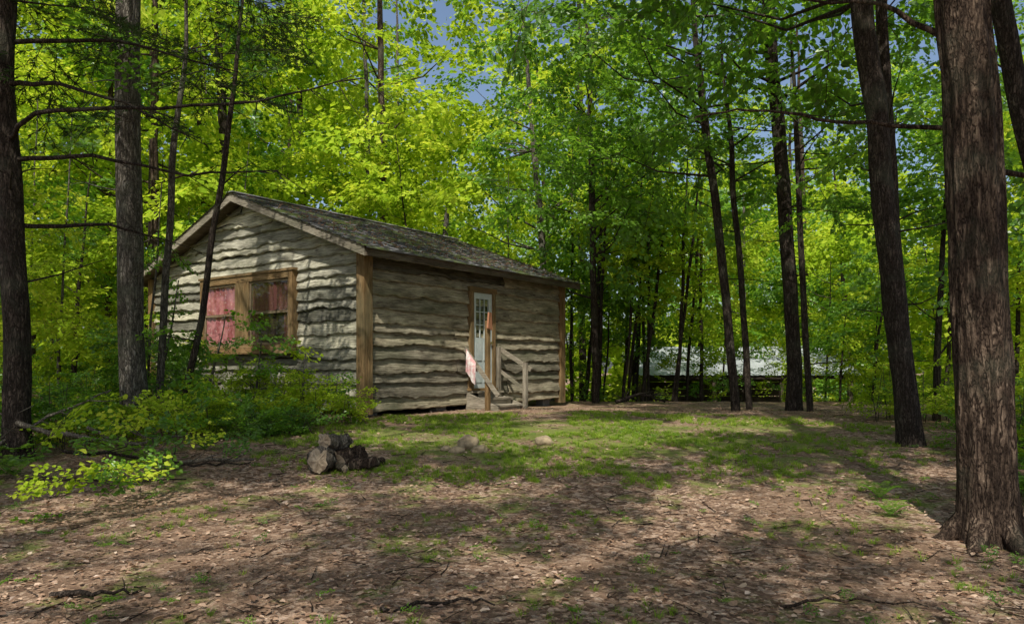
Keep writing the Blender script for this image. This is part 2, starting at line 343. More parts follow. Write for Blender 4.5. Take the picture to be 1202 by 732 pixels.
make_tree('maple_tree',[g3(5.83,15.5,-.1),(5.71,15.5,2.97),(5.53,15.5,5.58),(5.3,15.5,8.03),(5.0,15.5,15)],.15,.13,[((4.8,15.5,10),(4,3.2,4),18,85,1.1)],8,M_barkd,14,.2,.3,stubs=12)
make_tree('maple_sapling',[g3(5.92,15,-.1),(5.73,15,3.76),(5.64,15,6.3),(5.5,15,9)],.065,.055,[((6,15,7),(2,1.8,2.2),8,20,.9)],9,M_barkd,stubs=6)
make_tree('maple_tree',[g3(4.59,15.5,-.1),(4.34,15.5,3.49),(4.03,15.5,5.93),(3.79,15.5,8.03),(3.5,15.5,11)],.095,.08,[((3.0,15.5,8.4),(3,2.6,3),14,74,1.)],10,M_barkd,stubs=10,c=C_leaf)
make_tree('maple_sapling',[g3(5.03,16,-.1),(4.81,16,3.91),(4.58,16,6.6),(4.4,16,9)],.07,.06,[((4.6,16,7),(2,1.8,2.2),8,26,.9)],11,M_barkd,stubs=6)
make_tree('maple_tree',[g3(6.5,8,-.1),(5.67,8,3.16),(5.35,8,4.33),(5.14,8,5.41),(4.6,8,10)],.11,.1,[((5.5,8,8.2),(2.6,2.6,2),8,30,1.)],12,M_barkd,12,.2,stubs=6)
# unseen trees added around and behind the viewpoint so their crowns shade the clearing
for i,(x,y,cx,cy,ns) in enumerate([(-7.2,-1.6,-3.6,-.9,215),(6.8,-2.2,2.0,-1.6,215),(-8.5,2.5,-7.2,3.9,100),(7.8,1.8,5.8,2.4,115),(-.6,-9,-.9,-5.2,110),(-6.6,1.6,-2.4,3.0,140),(6.6,3.6,2.2,3.0,105)]):
    make_tree('maple_tree',[g3(x,y,-.1),(x+.2,y,5),(x*.6+cx*.4,y*.6+cy*.4,10),(cx,cy,14)],.2,.13,[((cx,cy,10.8 if i<5 else 11.4),(4.6,4.0,2.5),30,ns,1.05)],20+i,M_bark,14,.3,.3)
make_tree('maple_tree',[g3(2.2,19.6,-.1),(2.1,19.6,4),(2.0,19.4,9),(1.8,19.2,12)],.1,.08,[((1.9,18.8,6.6),(2.6,2.3,3.6),20,120,.95)],40,M_barkd,stubs=10,c=C_leaf)
# --- background forest; some sectors hold younger, lower trees so the sky opens above them
def low(a): return (-.13<a<.0) or (.22<a<.31) or (.44<a<.60) or (-.66<a<-.56)
random.seed(99); placed=[]
def shedzone(x,y): return 3.2<x<12.5 and 23.5<y<31
tr=0; k=0
while tr<38 and k<4000:
    k+=1; y=random.uniform(20,42); x=random.uniform(-.82,.82)*y
    if incabin(x,y,1.2) or shedzone(x,y) : continue
    if 17<y<25 and .1<x/y<.5 and random.random()<.85: continue
    if x/y>.25 and random.random()<.3: continue
    if any((x-a)**2+(y-b_)**2<8 for a,b_ in placed): continue
    placed.append((x,y)); tr+=1; z=G(x,y); h=random.uniform(13,20)*(1+.012*(y-20)); r=random.uniform(.09,.2); lx=random.gauss(0,.5)
    if low(x/y): h=min(h,max(8.5,.36*y))
    R=random.uniform(2.6,3.8); bz=z+(3.0 if y<30 else 1.2)
    st=random.getstate()
    make_tree('maple_tree',[(x,y,z-.1),(x+lx*.3,y,z+h*.4),(x+lx,y,z+h)],r,r*.75,[((x+lx*.6,y,(bz+h+z)/2),(R,R,(h+z-bz)/2),20,int(7.2*h),1.4)],200+tr,random.choice((M_bark,M_barkd,M_barkg)),8,.6,c=random.choice((C_sfar,C_sfar,C_sfar,C_lfar)) if x/y<.1 else random.choice((C_sfar,C_lfar)))  # sun-tinted sprays favoured on the left, painting a brighter canopy there
    random.setstate(st); random.random()
tr=0;k=0
while tr<50 and k<5000:
    k+=1; y=random.uniform(12,27); x=random.uniform(-.85,.85)*y
    if incabin(x,y,.7) or shedzone(x,y): continue
    front=(-7.6<x<6.8 and y<19.6)
    if x<0 and y<16 and x>-8.3: continue
    if front: continue
    if .12<x/y<.46 and random.random()<.55: continue
    tr+=1; z=G(x,y); h=random.uniform(4,9); lx=random.gauss(0,.5)
    st=random.getstate()
    make_tree('maple_sapling',[(x,y,z-.1),(x+lx*.3,y,z+h*.5),(x+lx,y,z+h)],random.uniform(.035,.07),.03,[((x+lx*.5,y,z+h*.6),(1.5,1.5,h*.44),9,36,.85)],400+tr,M_barkd if random.random()<.6 else M_barkg,6,.6,c=random.choice((C_sfar,C_sfar,C_lfar)))
    random.setstate(st); random.random()
for i in range(17):
    x=random.uniform(1.6,5.6); y=random.uniform(19.6,23); lx=random.uniform(-.2,.9); st=random.getstate()
    make_tree('maple_sapling',[g3(x,y,-.1),(x+lx*.4,y,3.2),(x+lx,y,8)],random.uniform(.035,.075),.04,[((x+lx,y,5.4),(1.3,1.2,2.6),7,17,.85)],600+i,M_barkd,6,.5,c=random.choice((C_sfar,C_lfar)))
    random.setstate(st); random.random()
for i,(x,y,h) in enumerate([(7.9,21.5,4.2),(9.3,22.5,5),(10.4,21.8,4.6),(6.3,22.8,4.2),(3.6,22,4),(11.6,23,5),(2.6,21.5,3.4),(8.8,20.4,2.4),(7.0,23.2,3.2),(5.2,22.9,3.2),(9.9,20.8,3.4),(8.4,23.4,4)]):
    z=G(x,y); make_tree('maple_sapling',[(x,y,z-.1),(x+.1,y,z+h*.5),(x+.2,y,z+h)],.035,.025,[((x,y,z+h*.62),(1.1,1.,h*.36),8,24,.6)],650+i,M_barkd,6,.4,c=C_sfar if i%2 else C_lfar)
random.seed(3); it=[]
for i in range(2300):
    y=random.uniform(44,75); x=random.uniform(-.85,.85)*y; hm=26-(8 if x/y>.2 else 0); z=random.uniform(0,1)**.85*(hm+10*noise.noise(Vector((x*.08,y*.08,0))))
    if low(x/y): z=min(z,.33*y*random.random()**.5)
    if i<500: z=random.uniform(-1,4.5); y=random.uniform(38,50); x=random.uniform(-.85,.85)*y
    elif noise.noise(Vector((x*.13,z*.16,y*.05)))<(-.2 if x<4 else -.05): continue
    it.append(((x,y,z-1),(random.gauss(0,.5),random.gauss(.1,.5),random.uniform(0,6.28)),random.uniform(2.,3.4)))
scatter('distant_forest',it,C_far)
random.seed(12); it=[]; it2=[]
while len(it)+len(it2)<2000:
    y=random.uniform(6.5,36); x=random.uniform(-.85,.85)*y
    if incabin(x,y,.25) or (4<x<12.3 and 24.5<y<30.5): continue
    if y<13.5: ok = x<-3.0-.16*(y-7) or x>5.6+ .15*(y-8)
    elif y<20: ok= x<-7 or x>6.3
    else: ok=True
    if not ok: continue
    if y<9 and x<0 and random.random()<.3: continue
    if .15<x/y<.47 and 14<y<26 and random.random()<.7: continue
    (it if random.random()<.5 else it2).append(((x,y,G(x,y)+random.uniform(.02,.45)),(random.gauss(0,.4),random.gauss(-.35,.35),random.uniform(0,6.28)),random.uniform(.25,.55)*(1 if y<18 else 1.6)))
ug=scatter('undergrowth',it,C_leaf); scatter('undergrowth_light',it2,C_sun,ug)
def shrub(name,cx,cy,rx,ry,h,n,c,seed):
    random.seed(seed); b=MB(); it=[]; base=Vector(g3(cx,cy))
    for i in range(n):
        a=random.uniform(0,6.28); r=random.random()**.5; x=cx+math.cos(a)*r*rx; y=cy+math.sin(a)*r*ry
        if incabin(x,y,.12): continue
        z0=G(x,y); hh=h*random.uniform(.3,1)*(1-.4*r); e=Vector((x+random.gauss(0,.08),y+random.gauss(0,.08),z0+hh))
        b.tube([Vector((x,y,z0))-base,e-base],[.008,.004],4,0,cap=False)
        for m in range(3): it.append((Vector((x,y,z0)).lerp(e,random.uniform(.4,1)),(random.gauss(0,.3),random.gauss(-.2,.3),random.uniform(0,6.28)),random.uniform(.22,.42)))
    o=b.build(name,[M_twig],loc=base); scatter('foliage',it,c,o,base)
shrub('leafy_shrub',-4.6,12.6,1.1,.8,1.2,44,C_sun,1); shrub('leafy_shrub',-3.2,12.3,.8,.6,1.0,36,C_sun,2); shrub('leafy_shrub',-6.3,12.9,1.1,1,1.6,50,C_leaf,3)
shrub('leafy_shrub',7.4,12.5,1.4,1.2,1.5,44,C_sun,4); shrub('leafy_shrub',-6.6,9.8,1,.9,1.3,40,C_leaf,5); shrub('leafy_shrub',6.6,9.4,.8,.9,1.1,30,C_leaf,6); shrub('leafy_shrub',-5.0,10.6,.9,.7,.9,34,C_sun,7); shrub('leafy_shrub',5.3,7.0,.5,.7,.7,26,C_leaf,8); shrub('leafy_shrub',-3.5,10.9,.7,.5,.5,22,C_leaf,9)
# ---------- ground
def axis(lo,hi,c,n):
    t=np.linspace(-1,1,n); s=np.sinh(t*5.2)/np.sinh(5.2); return np.where(s<0,c+(-s)*(lo-c),c+s*(hi-c))
X=axis(-400,400,0,300); Y=axis(-300,600,7,300)
vs=[(x,y,G(x,y)) for y in Y for x in X]; n=len(X)
fs=[(j*n+i,j*n+i+1,(j+1)*n+i+1,(j+1)*n+i) for j in range(len(Y)-1) for i in range(n-1)]
m=NM('forest_floor'); o=m.obj()
v1=m.n('ShaderNodeTexVoronoi'); v1.inputs['Scale'].default_value=26
vv=m.n('ShaderNodeVectorMath',operation='ADD'); m.l(o,vv.inputs[0]); sc1=m.n('ShaderNodeVectorMath',operation='SCALE'); nn=m.n('ShaderNodeTexNoise'); nn.inputs['Scale'].default_value=14; nn.inputs['Detail'].default_value=1; m.l(o,nn.inputs[0]); m.l(nn.outputs['Color'],sc1.inputs[0]); sc1.inputs['Scale'].default_value=.08; m.l(sc1.outputs[0],vv.inputs[1]); m.l(vv.outputs[0],v1.inputs['Vector'])
sep=m.n('ShaderNodeSeparateColor'); m.l(v1.outputs['Color'],sep.inputs[0])
litter=m.ramp(sep.outputs[0],[(0,(.13,.078,.053)),(.35,(.25,.16,.11)),(.7,(.41,.275,.19)),(1,(.58,.43,.33))])
fine=m.noise(o,60,4,.7); litter=m.mix(.7,litter,m.ramp(fine,[(.3,.35),(.7,1.45)]),'MULTIPLY')
big=m.noise(o,.55,4,.6); soil=m.mix(m.ramp(big,[(.45,0.),(.62,.6)]),litter,(.23,.15,.1))
sx=m.n('ShaderNodeSeparateXYZ'); m.l(o,sx.inputs[0])
dx=m.math('DIVIDE',m.math('SUBTRACT',sx.outputs[0],1.0),4.4); dy=m.math('DIVIDE',m.math('SUBTRACT',sx.outputs[1],11.2),3.2)
dd=m.math('SQRT',m.math('ADD',m.math('MULTIPLY',dx,dx),m.math('MULTIPLY',dy,dy)))
gn=m.noise(o,1.3,5,.65); gf=m.math('SUBTRACT',m.math('ADD',m.math('MULTIPLY',gn,2.2),-.5),m.math('MULTIPLY',dd,.6))
gmask=m.ramp(gf,[(.18,0.),(.42,.85)])
gn2=m.noise(o,1.7,5,.7); moss2=m.ramp(gn2,[(.54,0.),(.64,.75)]); gm=m.math('MAXIMUM',gmask,moss2)
green=m.mix(fine,(.06,.10,.012),(.3,.36,.08))
col=m.mix(gm,soil,green)
hh=m.math('ADD',m.math('MULTIPLY',v1.outputs[0],.6),fine)
m.bsdf(col,.92,hh,.8,.035,.1)
me=bpy.data.meshes.new('ground'); me.from_pydata(vs,[],fs); me.materials.append(m.m); me.polygons.foreach_set('use_smooth',[True]*len(fs)); go=bpy.data.objects.new('ground',me); sc.collection.objects.link(go)
random.seed(21); b=MB()
for i in range(27000):
    y=2.2+ (random.random()**1.5)*14; x=random.uniform(-.75,.75)*y
    if incabin(x,y,.05): continue
    dn=math.hypot((x-1.)/4.,(y-11.2)/2.8)
    if dn<1 and random.random()<.55: continue
    a=random.uniform(0,6.28); d=Vector((math.cos(a),math.sin(a),random.uniform(-.1,.35))).normalized(); l=random.uniform(.018,.055)
    if random.random()<.06: l*=1.5
    b.leaf(Vector((x,y,G(x,y)+.006+random.uniform(0,.012))),d,(Vector((0,0,1))+rv(.25)).normalized(),l,l*random.uniform(.35,.8),0,random.uniform(-.1,.25))
lo=b.build('leaf_litter',[M_dead]); A=lo.data.attributes.new('rnd','FLOAT','POINT'); nl=len(b.v)//6; A.data.foreach_set('value',np.repeat(rng.random(nl),6).astype(np.float32))
b=MB()
for i in range(560):
    y=2.2+(random.random()**1.3)*12; x=random.uniform(-.75,.75)*y
    if incabin(x,y,.1): continue
    a=random.uniform(0,3.14); L=random.uniform(.06,.35); p=Vector((x,y,G(x,y)+.012)); e=Vector((x+math.cos(a)*L,y+math.sin(a)*L,0)); e.z=G(e.x,e.y)+.015
    b.tube([p,p.lerp(e,.5)+rv(.006),e],[.005,.004,.002],4,0,cap=False)
b.build('twig_litter',[M_bark])
random.seed(31); it=[]
while len(it)<5200:
    if random.random()<.62:
        a=random.uniform(0,6.28); r=random.random()**.5*1.25; x=1.0+math.cos(a)*r*4.0; y=11.2+math.sin(a)*r*2.9
    else:
        y=2.5+random.random()*12; x=random.uniform(-.7,.7)*y
    d=math.hypot((x-1.)/4.0,(y-11.2)/2.9); nv=noise.noise(Vector((x*.9,y*.9,5)))+.3*noise.noise(Vector((x*4,y*4,5)))
    if nv<(-.12 if d<.9 else (.03 if d<1.3 else .18)) or incabin(x,y,.1): continue
    it.append(((x,y,G(x,y)),(0,0,random.uniform(0,6.28)),random.uniform(.3,.85)*(.85 if d<1.2 else .65)))
scatter('grass',it,C_grass)
random.seed(32); it=[]
for i in range(280):
    y=3+random.random()*9; x=random.uniform(-.7,.7)*y
    it.append(((x,y,G(x,y)+.03),(random.gauss(0,.2),random.gauss(-.3,.2),random.uniform(0,6.28)),random.uniform(.06,.13)))
scatter('seedlings',it,C_leaf)
random.seed(33)
for (x,y,s) in [(3.3,6.6,.35),(3.5,7.2,.4),(4.4,6.9,.7),(4.6,6.1,.6),(-4.6,8.9,.6),(-5.4,8.2,.6),(4.7,5.4,.5),(-3.9,9.6,.6),(-5.9,9.0,.7),(-4.9,11.3,.8),(-3.9,11.4,.7)]:
    scatter('fern',[((x,y,G(x,y)),(0,0,random.uniform(0,6)),s)],C_fern)
# ---------- cabin
cab=bpy.data.objects.new('wooden_cabin',None); sc.collection.objects.link(cab); cab.location=(CX,CY,0); cab.rotation_euler=(0,0,UA)
def woodmat(name,ca,cb,cc,brd=True,gs=1):
    m=NM(name); u=m.uv(); n1=m.noise(u,1,6,.75,(2.6*gs,52*gs,1)); n2=m.noise(u,1,4,.68,(1.8,7,1)); n3=m.noise(u,1,3,.6,(.6,1.3,1))
    kn=m.vor(u,1,(1.9,7.5,1)); f=m.math('ADD',m.math('MULTIPLY',n1,.68),m.math('MULTIPLY',n2,.46))
    col=m.ramp(f,[(.43,ca),(.57,cb),(.7,cc)])
    col=m.mix(m.ramp(kn,[(.06,.85),(.15,0.)]),col,(.045,.028,.018))
    col=m.mix(m.ramp(n3,[(.48,0.),(.68,.5)]),col,(.09,.10,.06))
    if brd:
        at=m.n('ShaderNodeAttribute'); at.attribute_name='brd'; col=m.mix(1.,col,m.ramp(at.outputs['Fac'],[(0,(.45,.45,.44)),(.5,(.92,.92,.9)),(1,(1.45,1.42,1.3))]),'MULTIPLY')
    m.bsdf(col,.9,n1,1.,.03,.1); return m.m
M_side=woodmat('weathered_board',(.08,.074,.058),(.34,.325,.265),(.62,.6,.5))
M_side2=woodmat('weathered_board_brown',(.055,.046,.035),(.225,.2,.152),(.45,.41,.32))
M_plain=woodmat('grey_lumber',(.09,.078,.06),(.27,.235,.18),(.45,.4,.32),False)
M_fas=woodmat('fascia_wood',(.05,.038,.028),(.13,.1,.075),(.24,.2,.15),False)
M_trim=woodmat('trim_wood',(.09,.05,.022),(.22,.14,.065),(.37,.25,.13),False,.8)
M_core=NM('dark_core'); M_core.bsdf((.03,.022,.016),.9); M_core=M_core.m
def siding(name,mp,length,z0,limit,mats,seed):
    random.seed(seed); b=MB(); att=[]; z=z0; row=0; zmax=max(limit(s) for s in np.linspace(0,length,9))
    while z<zmax:
        ex=random.uniform(.18,.27); zt=z+ex+.035; joints=[0]+( [random.uniform(.3,.7)*length] if length>5 and random.random()<.7 else [])+[length]
        for ji in range(len(joints)-1):
            a,e=joints[ji],joints[ji+1]-.008; N=max(4,int((e-a)/.04)); sd=random.uniform(0,99); br=min(1,max(0,random.gauss(.5,.33))); tilt=random.uniform(-.014,.014)
            prev=None; ofs=random.uniform(0,.03); amp=random.uniform(.6,1.6)
            for i in range(N+1):
                s=a+(e-a)*i/N; lim=limit(s)
                wv=amp*(.05*noise.noise(Vector((s*1.3,sd,0)))+.034*noise.noise(Vector((s*3.7,sd,4)))+.02*noise.noise(Vector((s*11,sd,7))))
                if row==0: wv*=.5
                zb=z+wv+tilt*(s-a); t=min(zt,lim)
                if zb>t-.012: prev=None; continue
                bo=.075+ofs+.014*noise.noise(Vector((s*2.5,sd,1)))
                md=.5*(bo+.02)+.006*noise.noise(Vector((s*4,sd,11)))
                col=[mp(s,.006,t),mp(s,.02+ofs*.5,t),mp(s,md,zb+(t-zb)*.6),mp(s,bo*.9,zb+(t-zb)*.28),mp(s,bo,zb+.02),mp(s,bo-.014,zb),mp(s,.004,zb+.004)]
                r3=row*3.3
                uv=[(s+sd,t+r3),(s+sd,t+r3),(s+sd,zb+(t-zb)*.6+r3),(s+sd,zb+(t-zb)*.28+r3),(s+sd,zb+.02+r3),(s+sd,zb+r3),(s+sd,zb-.03+r3)]
                if prev:
                    b.add(prev[0]+col,[(k,k+1,k+8,k+7) for k in range(6)],0,False,prev[1]+uv); att+= [br]*14
                prev=(col,uv)
        z+=ex; row+=1
    ob=b.build(name,mats,cab); A=ob.data.attributes.new('brd','FLOAT','POINT'); A.data.foreach_set('value',np.array(att,dtype=np.float32)); return ob
RT=lambda y: 5.13-.3675*abs(y-3.6)
siding('gable_siding',lambda s,o,z:(-o,s,z),7.2,.80,lambda s: RT(s)-.15,[M_side],3)
siding('long_wall_siding',lambda s,o,z:(s,-o,z),6.3,.74,lambda s: 3.64,[M_side2],5)
siding('back_gable_siding',lambda s,o,z:(6.3+o,s,z),7.2,.80,lambda s: RT(s)-.15,[M_side],8)
siding('back_wall_siding',lambda s,o,z:(s,7.2+o,z),6.3,.74,lambda s: 3.64,[M_side2],9)
b=MB(); zz=.82
b.add([(0,0,zz),(0,7.2,zz),(0,7.2,3.66),(0,3.6,4.97),(0,0,3.66),(6.3,0,zz),(6.3,7.2,zz),(6.3,7.2,3.66),(6.3,3.6,4.97),(6.3,0,3.66)],[(0,4,3,2,1),(5,6,7,8,9),(0,5,9,4),(1,2,7,6),(0,1,6,5),(4,9,8,3),(3,8,7,2)],0)
for x in (.3,2.2,4.1,6.):
    for y in (.25,2.4,4.8,6.95): b.box(x-.15,x+.15,y-.1,y+.1,.3,.815,1)
M_block=NM('concrete_block'); M_block.bsdf(M_block.ramp(M_block.noise(M_block.obj(),30),[(.3,(.14,.135,.125)),(.7,(.26,.25,.235))]),.95); M_block=M_block.m
b.build('wall_core',[M_core,M_block],cab)
b=MB()
b.box(-.13,.075,-.13,.075,.7,3.62); b.box(6.24,6.43,-.13,.06,.7,3.62); b.box(-.13,.06,7.14,7.33,.75,3.62)
for xx in (-.37,6.64):
    for sgn in (-1,1):
        ye=3.6+sgn*4.0; y0=3.6; za=5.13-.02; ze=RT(ye)-.02
        q=[(xx,y0,za-.17),(xx+.03,y0,za-.17),(xx+.03,ye,ze-.17),(xx,ye,ze-.17),(xx,y0,za),(xx+.03,y0,za),(xx+.03,ye,ze),(xx,ye,ze)]; b.hexa(q,1)
M_rake=woodmat('rake_wood',(.09,.08,.06),(.25,.22,.17),(.42,.38,.3),False)
b.build('corner_and_rake_trim',[M_trim,M_rake],cab)
b=MB()
for sgn in (-1,1):
    ye=3.6+sgn*4.0; ze=RT(ye)-.025; yo=ye+sgn*.025
    b.box(-.338,6.638,min(ye,yo),max(ye,yo),ze-.16,ze)
b.build('eave_fascia',[M_fas],cab)
m=NM('shingles'); u=m.uv(); br=m.n('ShaderNodeTexBrick'); br.inputs['Scale'].default_value=1; br.inputs['Brick Width'].default_value=.3; br.inputs['Row Height'].default_value=.14; br.inputs['Mortar Size'].default_value=.006; br.inputs['Color1'].default_value=(.18,.178,.19,1); br.inputs['Color2'].default_value=(.42,.41,.42,1); br.inputs['Mortar'].default_value=(.05,.05,.05,1); br.offset=.5; m.l(u,br.inputs['Vector'])
nz=m.noise(m.obj(),1.8,6,.78); gr=m.noise(m.obj(),90,3); c=m.mix(.8,br.outputs['Color'],m.ramp(gr,[(.3,.5),(.7,1.5)]),'MULTIPLY'); c=m.mix(m.ramp(nz,[(.49,0.),(.6,.85)]),c,(.12,.16,.04)); m.bsdf(c,.85,br.outputs['Fac'],-.4,.01,.3); M_sh=m.m
b=MB()
for sgn in (-1,1):
    ye=3.6+sgn*4.02
    q=[(-.34,3.6,5.13-.15),(6.64,3.6,5.13-.15),(6.64,ye,RT(ye)-.15),(-.34,ye,RT(ye)-.15)]
    q2=[(p[0],p[1],p[2]+.12) for p in q]; b.hexa(q+q2,1)
    rows=30
    for i in range(rows):
        t0=i/rows; t1=(i+1)/rows+.004; random.seed(i+77)
        N=60; pr=None
        for k in range(N+1):
            x=-.40+7.10*k/N; j=random.uniform(-.006,.006)
            ya=3.6+sgn*4.07*t0; yb=3.6+sgn*4.07*t1; zl=.003
            col=[(x,ya,RT(ya)-.028+zl),(x,yb,RT(yb)-.006+j+zl),(x,yb,RT(yb)-.03)]
            uv=[(x,-(i)*.14+.0),(x,-(i+1)*.14+.004),(x,-(i+1)*.14+.004)]
            if pr: b.add(pr[0]+col,[(0,1,4,3),(1,2,5,4)],0,False,pr[1]+uv)
            pr=(col,uv)
b.beam((-.40,3.6,5.125),(6.70,3.6,5.125),.22,.02,0)
b.build('roof',[M_sh,M_fas],cab)
random.seed(44); bd=MB()
for i in range(1200):
    x=random.uniform(-.3,6.6); y=3.6-4*random.random()**.7; a=random.uniform(0,6.28); l=random.uniform(.03,.08)
    bd.leaf(Vector((x,y,RT(y)+.012)),Vector((math.cos(a),math.sin(a),.1)).normalized(),Vector((0,.34,1)).normalized(),l,l*.6,0,.1)
bd.build('roof_leaves',[M_dead],cab)
M_glass=NM('glass'); gl=M_glass.n('ShaderNodeBsdfGlossy'); gl.inputs['Roughness'].default_value=.03; tp=M_glass.n('ShaderNodeBsdfTransparent'); tp.inputs[0].default_value=(.9,.92,.9,1); mx=M_glass.n('ShaderNodeMixShader'); mx.inputs[0].default_value=.1; M_glass.l(tp.outputs[0],mx.inputs[1]); M_glass.l(gl.outputs[0],mx.inputs[2]); M_glass.l(mx.outputs[0],M_glass.out.inputs[0]); M_glass=M_glass.m
m=NM('red_curtain'); o_=m.obj(); m.bsdf(m.mix(m.ramp(m.vor(o_,13),[(.12,.6),(.32,0.)]),m.ramp(m.noise(o_,5,3),[(.35,(.27,.055,.065)),(.65,(.6,.24,.26))]),(.65,.47,.45)),.9); M_cur=m.m
m=NM('valance'); o_=m.obj(); m.bsdf(m.mix(m.ramp(m.vor(o_,22),[(.15,.5),(.3,0.)]),(.13,.045,.04),(.32,.2,.17)),.9); M_val=m.m
m=NM('room_shade_panel'); m.bsdf(m.ramp(m.noise(m.obj(),3,4),[(.3,(.012,.009,.008)),(.7,(.05,.03,.022))]),.8); M_int=m.m  # shade of the unlit room put into a panel colour behind the panes
b=MB(); Z0,Z1=1.87,3.42; Y0,Y1=1.83,5.03
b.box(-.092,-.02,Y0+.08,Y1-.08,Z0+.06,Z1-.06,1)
def fr_(y0,y1,z0,z1,o0,o1,wd,mat=0):
    b.box(-o1,-o0,y0,y0+wd,z0,z1,mat); b.box(-o1,-o0,y1-wd,y1,z0,z1,mat); b.box(-o1,-o0,y0+wd,y1-wd,z0,z0+wd,mat); b.box(-o1,-o0,y0+wd,y1-wd,z1-wd,z1,mat)
fr_(Y0,Y1,Z0,Z1,.03,.18,.13)
b.box(-.177,-.03,3.25,3.72,Z0+.13,Z1-.13,0)
b.box(-.22,-.03,Y0-.05,Y1+.05,Z0-.045,Z0-.002,0); b.box(-.2,-.03,Y0-.04,Y1+.04,Z1+.002,Z1+.05,0)
def pane(x,y0,y1,z0,z1,mat): b.add([(x,y0,z0),(x,y1,z0),(x,y1,z1),(x,y0,z1)],[(0,1,2,3)],mat)
for (a,e) in ((Y0+.13,3.25),(3.72,Y1-.13)):
    fr_(a,e,Z0+.13,Z1-.13,.098,.155,.05,2)
    zm=(Z0+Z1)/2; b.box(-.16,-.1,a+.05,e-.05,zm-.025,zm+.025,2)
    pane(-.136,a+.05,e-.05,Z0+.18,zm-.025,3); pane(-.144,a+.05,e-.05,zm+.025,Z1-.18,3)
def curtain(y0,y1,z0,z1,o,amp,seed,mat=4):
    N=70; vs=[]
    for i in range(N+1):
        y=y0+(y1-y0)*i/N
        for k in range(2): vs.append((-(o+amp*math.sin(y*38+seed+k*.5)+amp*.5*math.sin(y*91+seed)),y,z0+(z1-z0)*k+ (0.02*math.sin(y*19) if k==0 else 0)))
    b.add(vs,[(2*i,2*i+1,2*i+3,2*i+2) for i in range(N)],mat,True)
curtain(3.77,4.85,Z0+.15,Z1-.15,.113,.009,0); curtain(1.96,3.2,2.68,Z1-.15,.113,.009,1,5); curtain(1.98,2.16,Z0+.15,2.68,.113,.009,1,5); curtain(3.0,3.2,Z0+.15,2.68,.113,.009,1,5)
M_sash=woodmat('sash_wood',(.09,.06,.04),(.22,.16,.1),(.36,.28,.18),False)
b.build('gable_window',[M_trim,M_int,M_sash,M_glass,M_cur,M_val],cab)
m=NM('door_paint'); m.bsdf(m.ramp(m.noise(m.obj(),4,5),[(.3,(.36,.42,.42)),(.7,(.58,.62,.6))]),.5); M_door=m.m
b=MB(); D0,D1,DZ0,DZ1=2.8,3.62,1.12,3.13
b.box(D0-.0,D0+.09,-.15,-.02,DZ0,DZ1+.0,1); b.box(D1-.09,D1,-.15,-.02,DZ0,DZ1,1); b.box(D0-.04,D1+.04,-.155,-.02,DZ1+.002,DZ1+.11,1); b.box(D0-.04,D1+.04,-.18,-.02,DZ0-.05,DZ0-.002,1)
x0,x1=D0+.093,D1-.093; zs=2.18
b.box(x0,x1,-.115,-.03,DZ0,zs,0); b.box(x0,x0+.1,-.115,-.03,zs,DZ1-.003,0); b.box(x1-.1,x1,-.115,-.03,zs,DZ1-.003,0); b.box(x0+.1,x1-.1,-.115,-.03,DZ1-.13,DZ1-.003,0)
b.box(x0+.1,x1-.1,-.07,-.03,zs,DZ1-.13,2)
gw=(x1-x0-.2); gh=DZ1-.13-zs
b.add([(x0+.1,-.092,zs),(x1-.1,-.092,zs),(x1-.1,-.092,DZ1-.13),(x0+.1,-.092,DZ1-.13)],[(0,1,2,3)],3)
for i in (1,2): b.hexa([(x0+.1+gw*i/3-.01,-.11,zs),(x0+.1+gw*i/3+.01,-.11,zs),(x0+.1+gw*i/3+.01,-.0935,zs),(x0+.1+gw*i/3-.01,-.0935,zs),(x0+.1+gw*i/3-.01,-.11,DZ1-.13),(x0+.1+gw*i/3+.01,-.11,DZ1-.13),(x0+.1+gw*i/3+.01,-.0935,DZ1-.13),(x0+.1+gw*i/3-.01,-.0935,DZ1-.13)],0); b.box(x0+.1,x1-.1,-.108,-.094,zs+gh*i/3-.01,zs+gh*i/3+.01,0)
for (za,zb) in ((1.24,1.62),(1.7,2.1)):
    for (xa,xb) in ((x0+.07,x0+.28),(x0+.35,x1-.07)): b.box(xa,xb,-.126,-.1155,za,zb,0)
b.tube([(x1-.06,-.115,2.08),(x1-.06,-.17,2.08)],[.02,.03],10,4)
M_met=NM('knob_metal'); M_met.bsdf((.5,.4,.2),.3,metal=1); M_met=M_met.m
b.build('door',[M_door,M_trim,M_int,M_glass,M_met],cab)
b=MB()
for i,(o0,o1,zt) in enumerate(((.09,.36,1.06),(.34,.61,.93),(.59,.86,.79))):
    b.box(D0-.02,D1+.02,-o1,-o0,zt-.04,zt,0)
    b.box(D0+.03,D1-.03,-o1+.03,-o1+.055,zt-.17,zt-.042,0)
for xx in (D0-.06,D1+.025):
    b.hexa([(xx,-.05,.62),(xx+.035,-.05,.62),(xx+.035,-.9,.55),(xx,-.9,.55),(xx,-.05,1.04),(xx+.035,-.05,1.04),(xx+.035,-.9,.76),(xx,-.9,.76)],0)
b.box(D0-.14,D0-.065,-.71,-.62,.5,2.5,1); b.box(D1+.065,D1+.14,-.91,-.82,.5,1.66,0); b.box(D1+.065,D1+.14,-.19,-.11,.6,2.0,0)
b.beam((D0-.16,-.1,1.95),(D0-.16,-.98,.98),.035,.085,0); b.beam((D1+.16,-.1,1.98),(D1+.16,-.98,1.5),.035,.085,0); b.beam((D1+.16,-.12,1.5),(D1+.16,-.9,1.02),.03,.07,0)
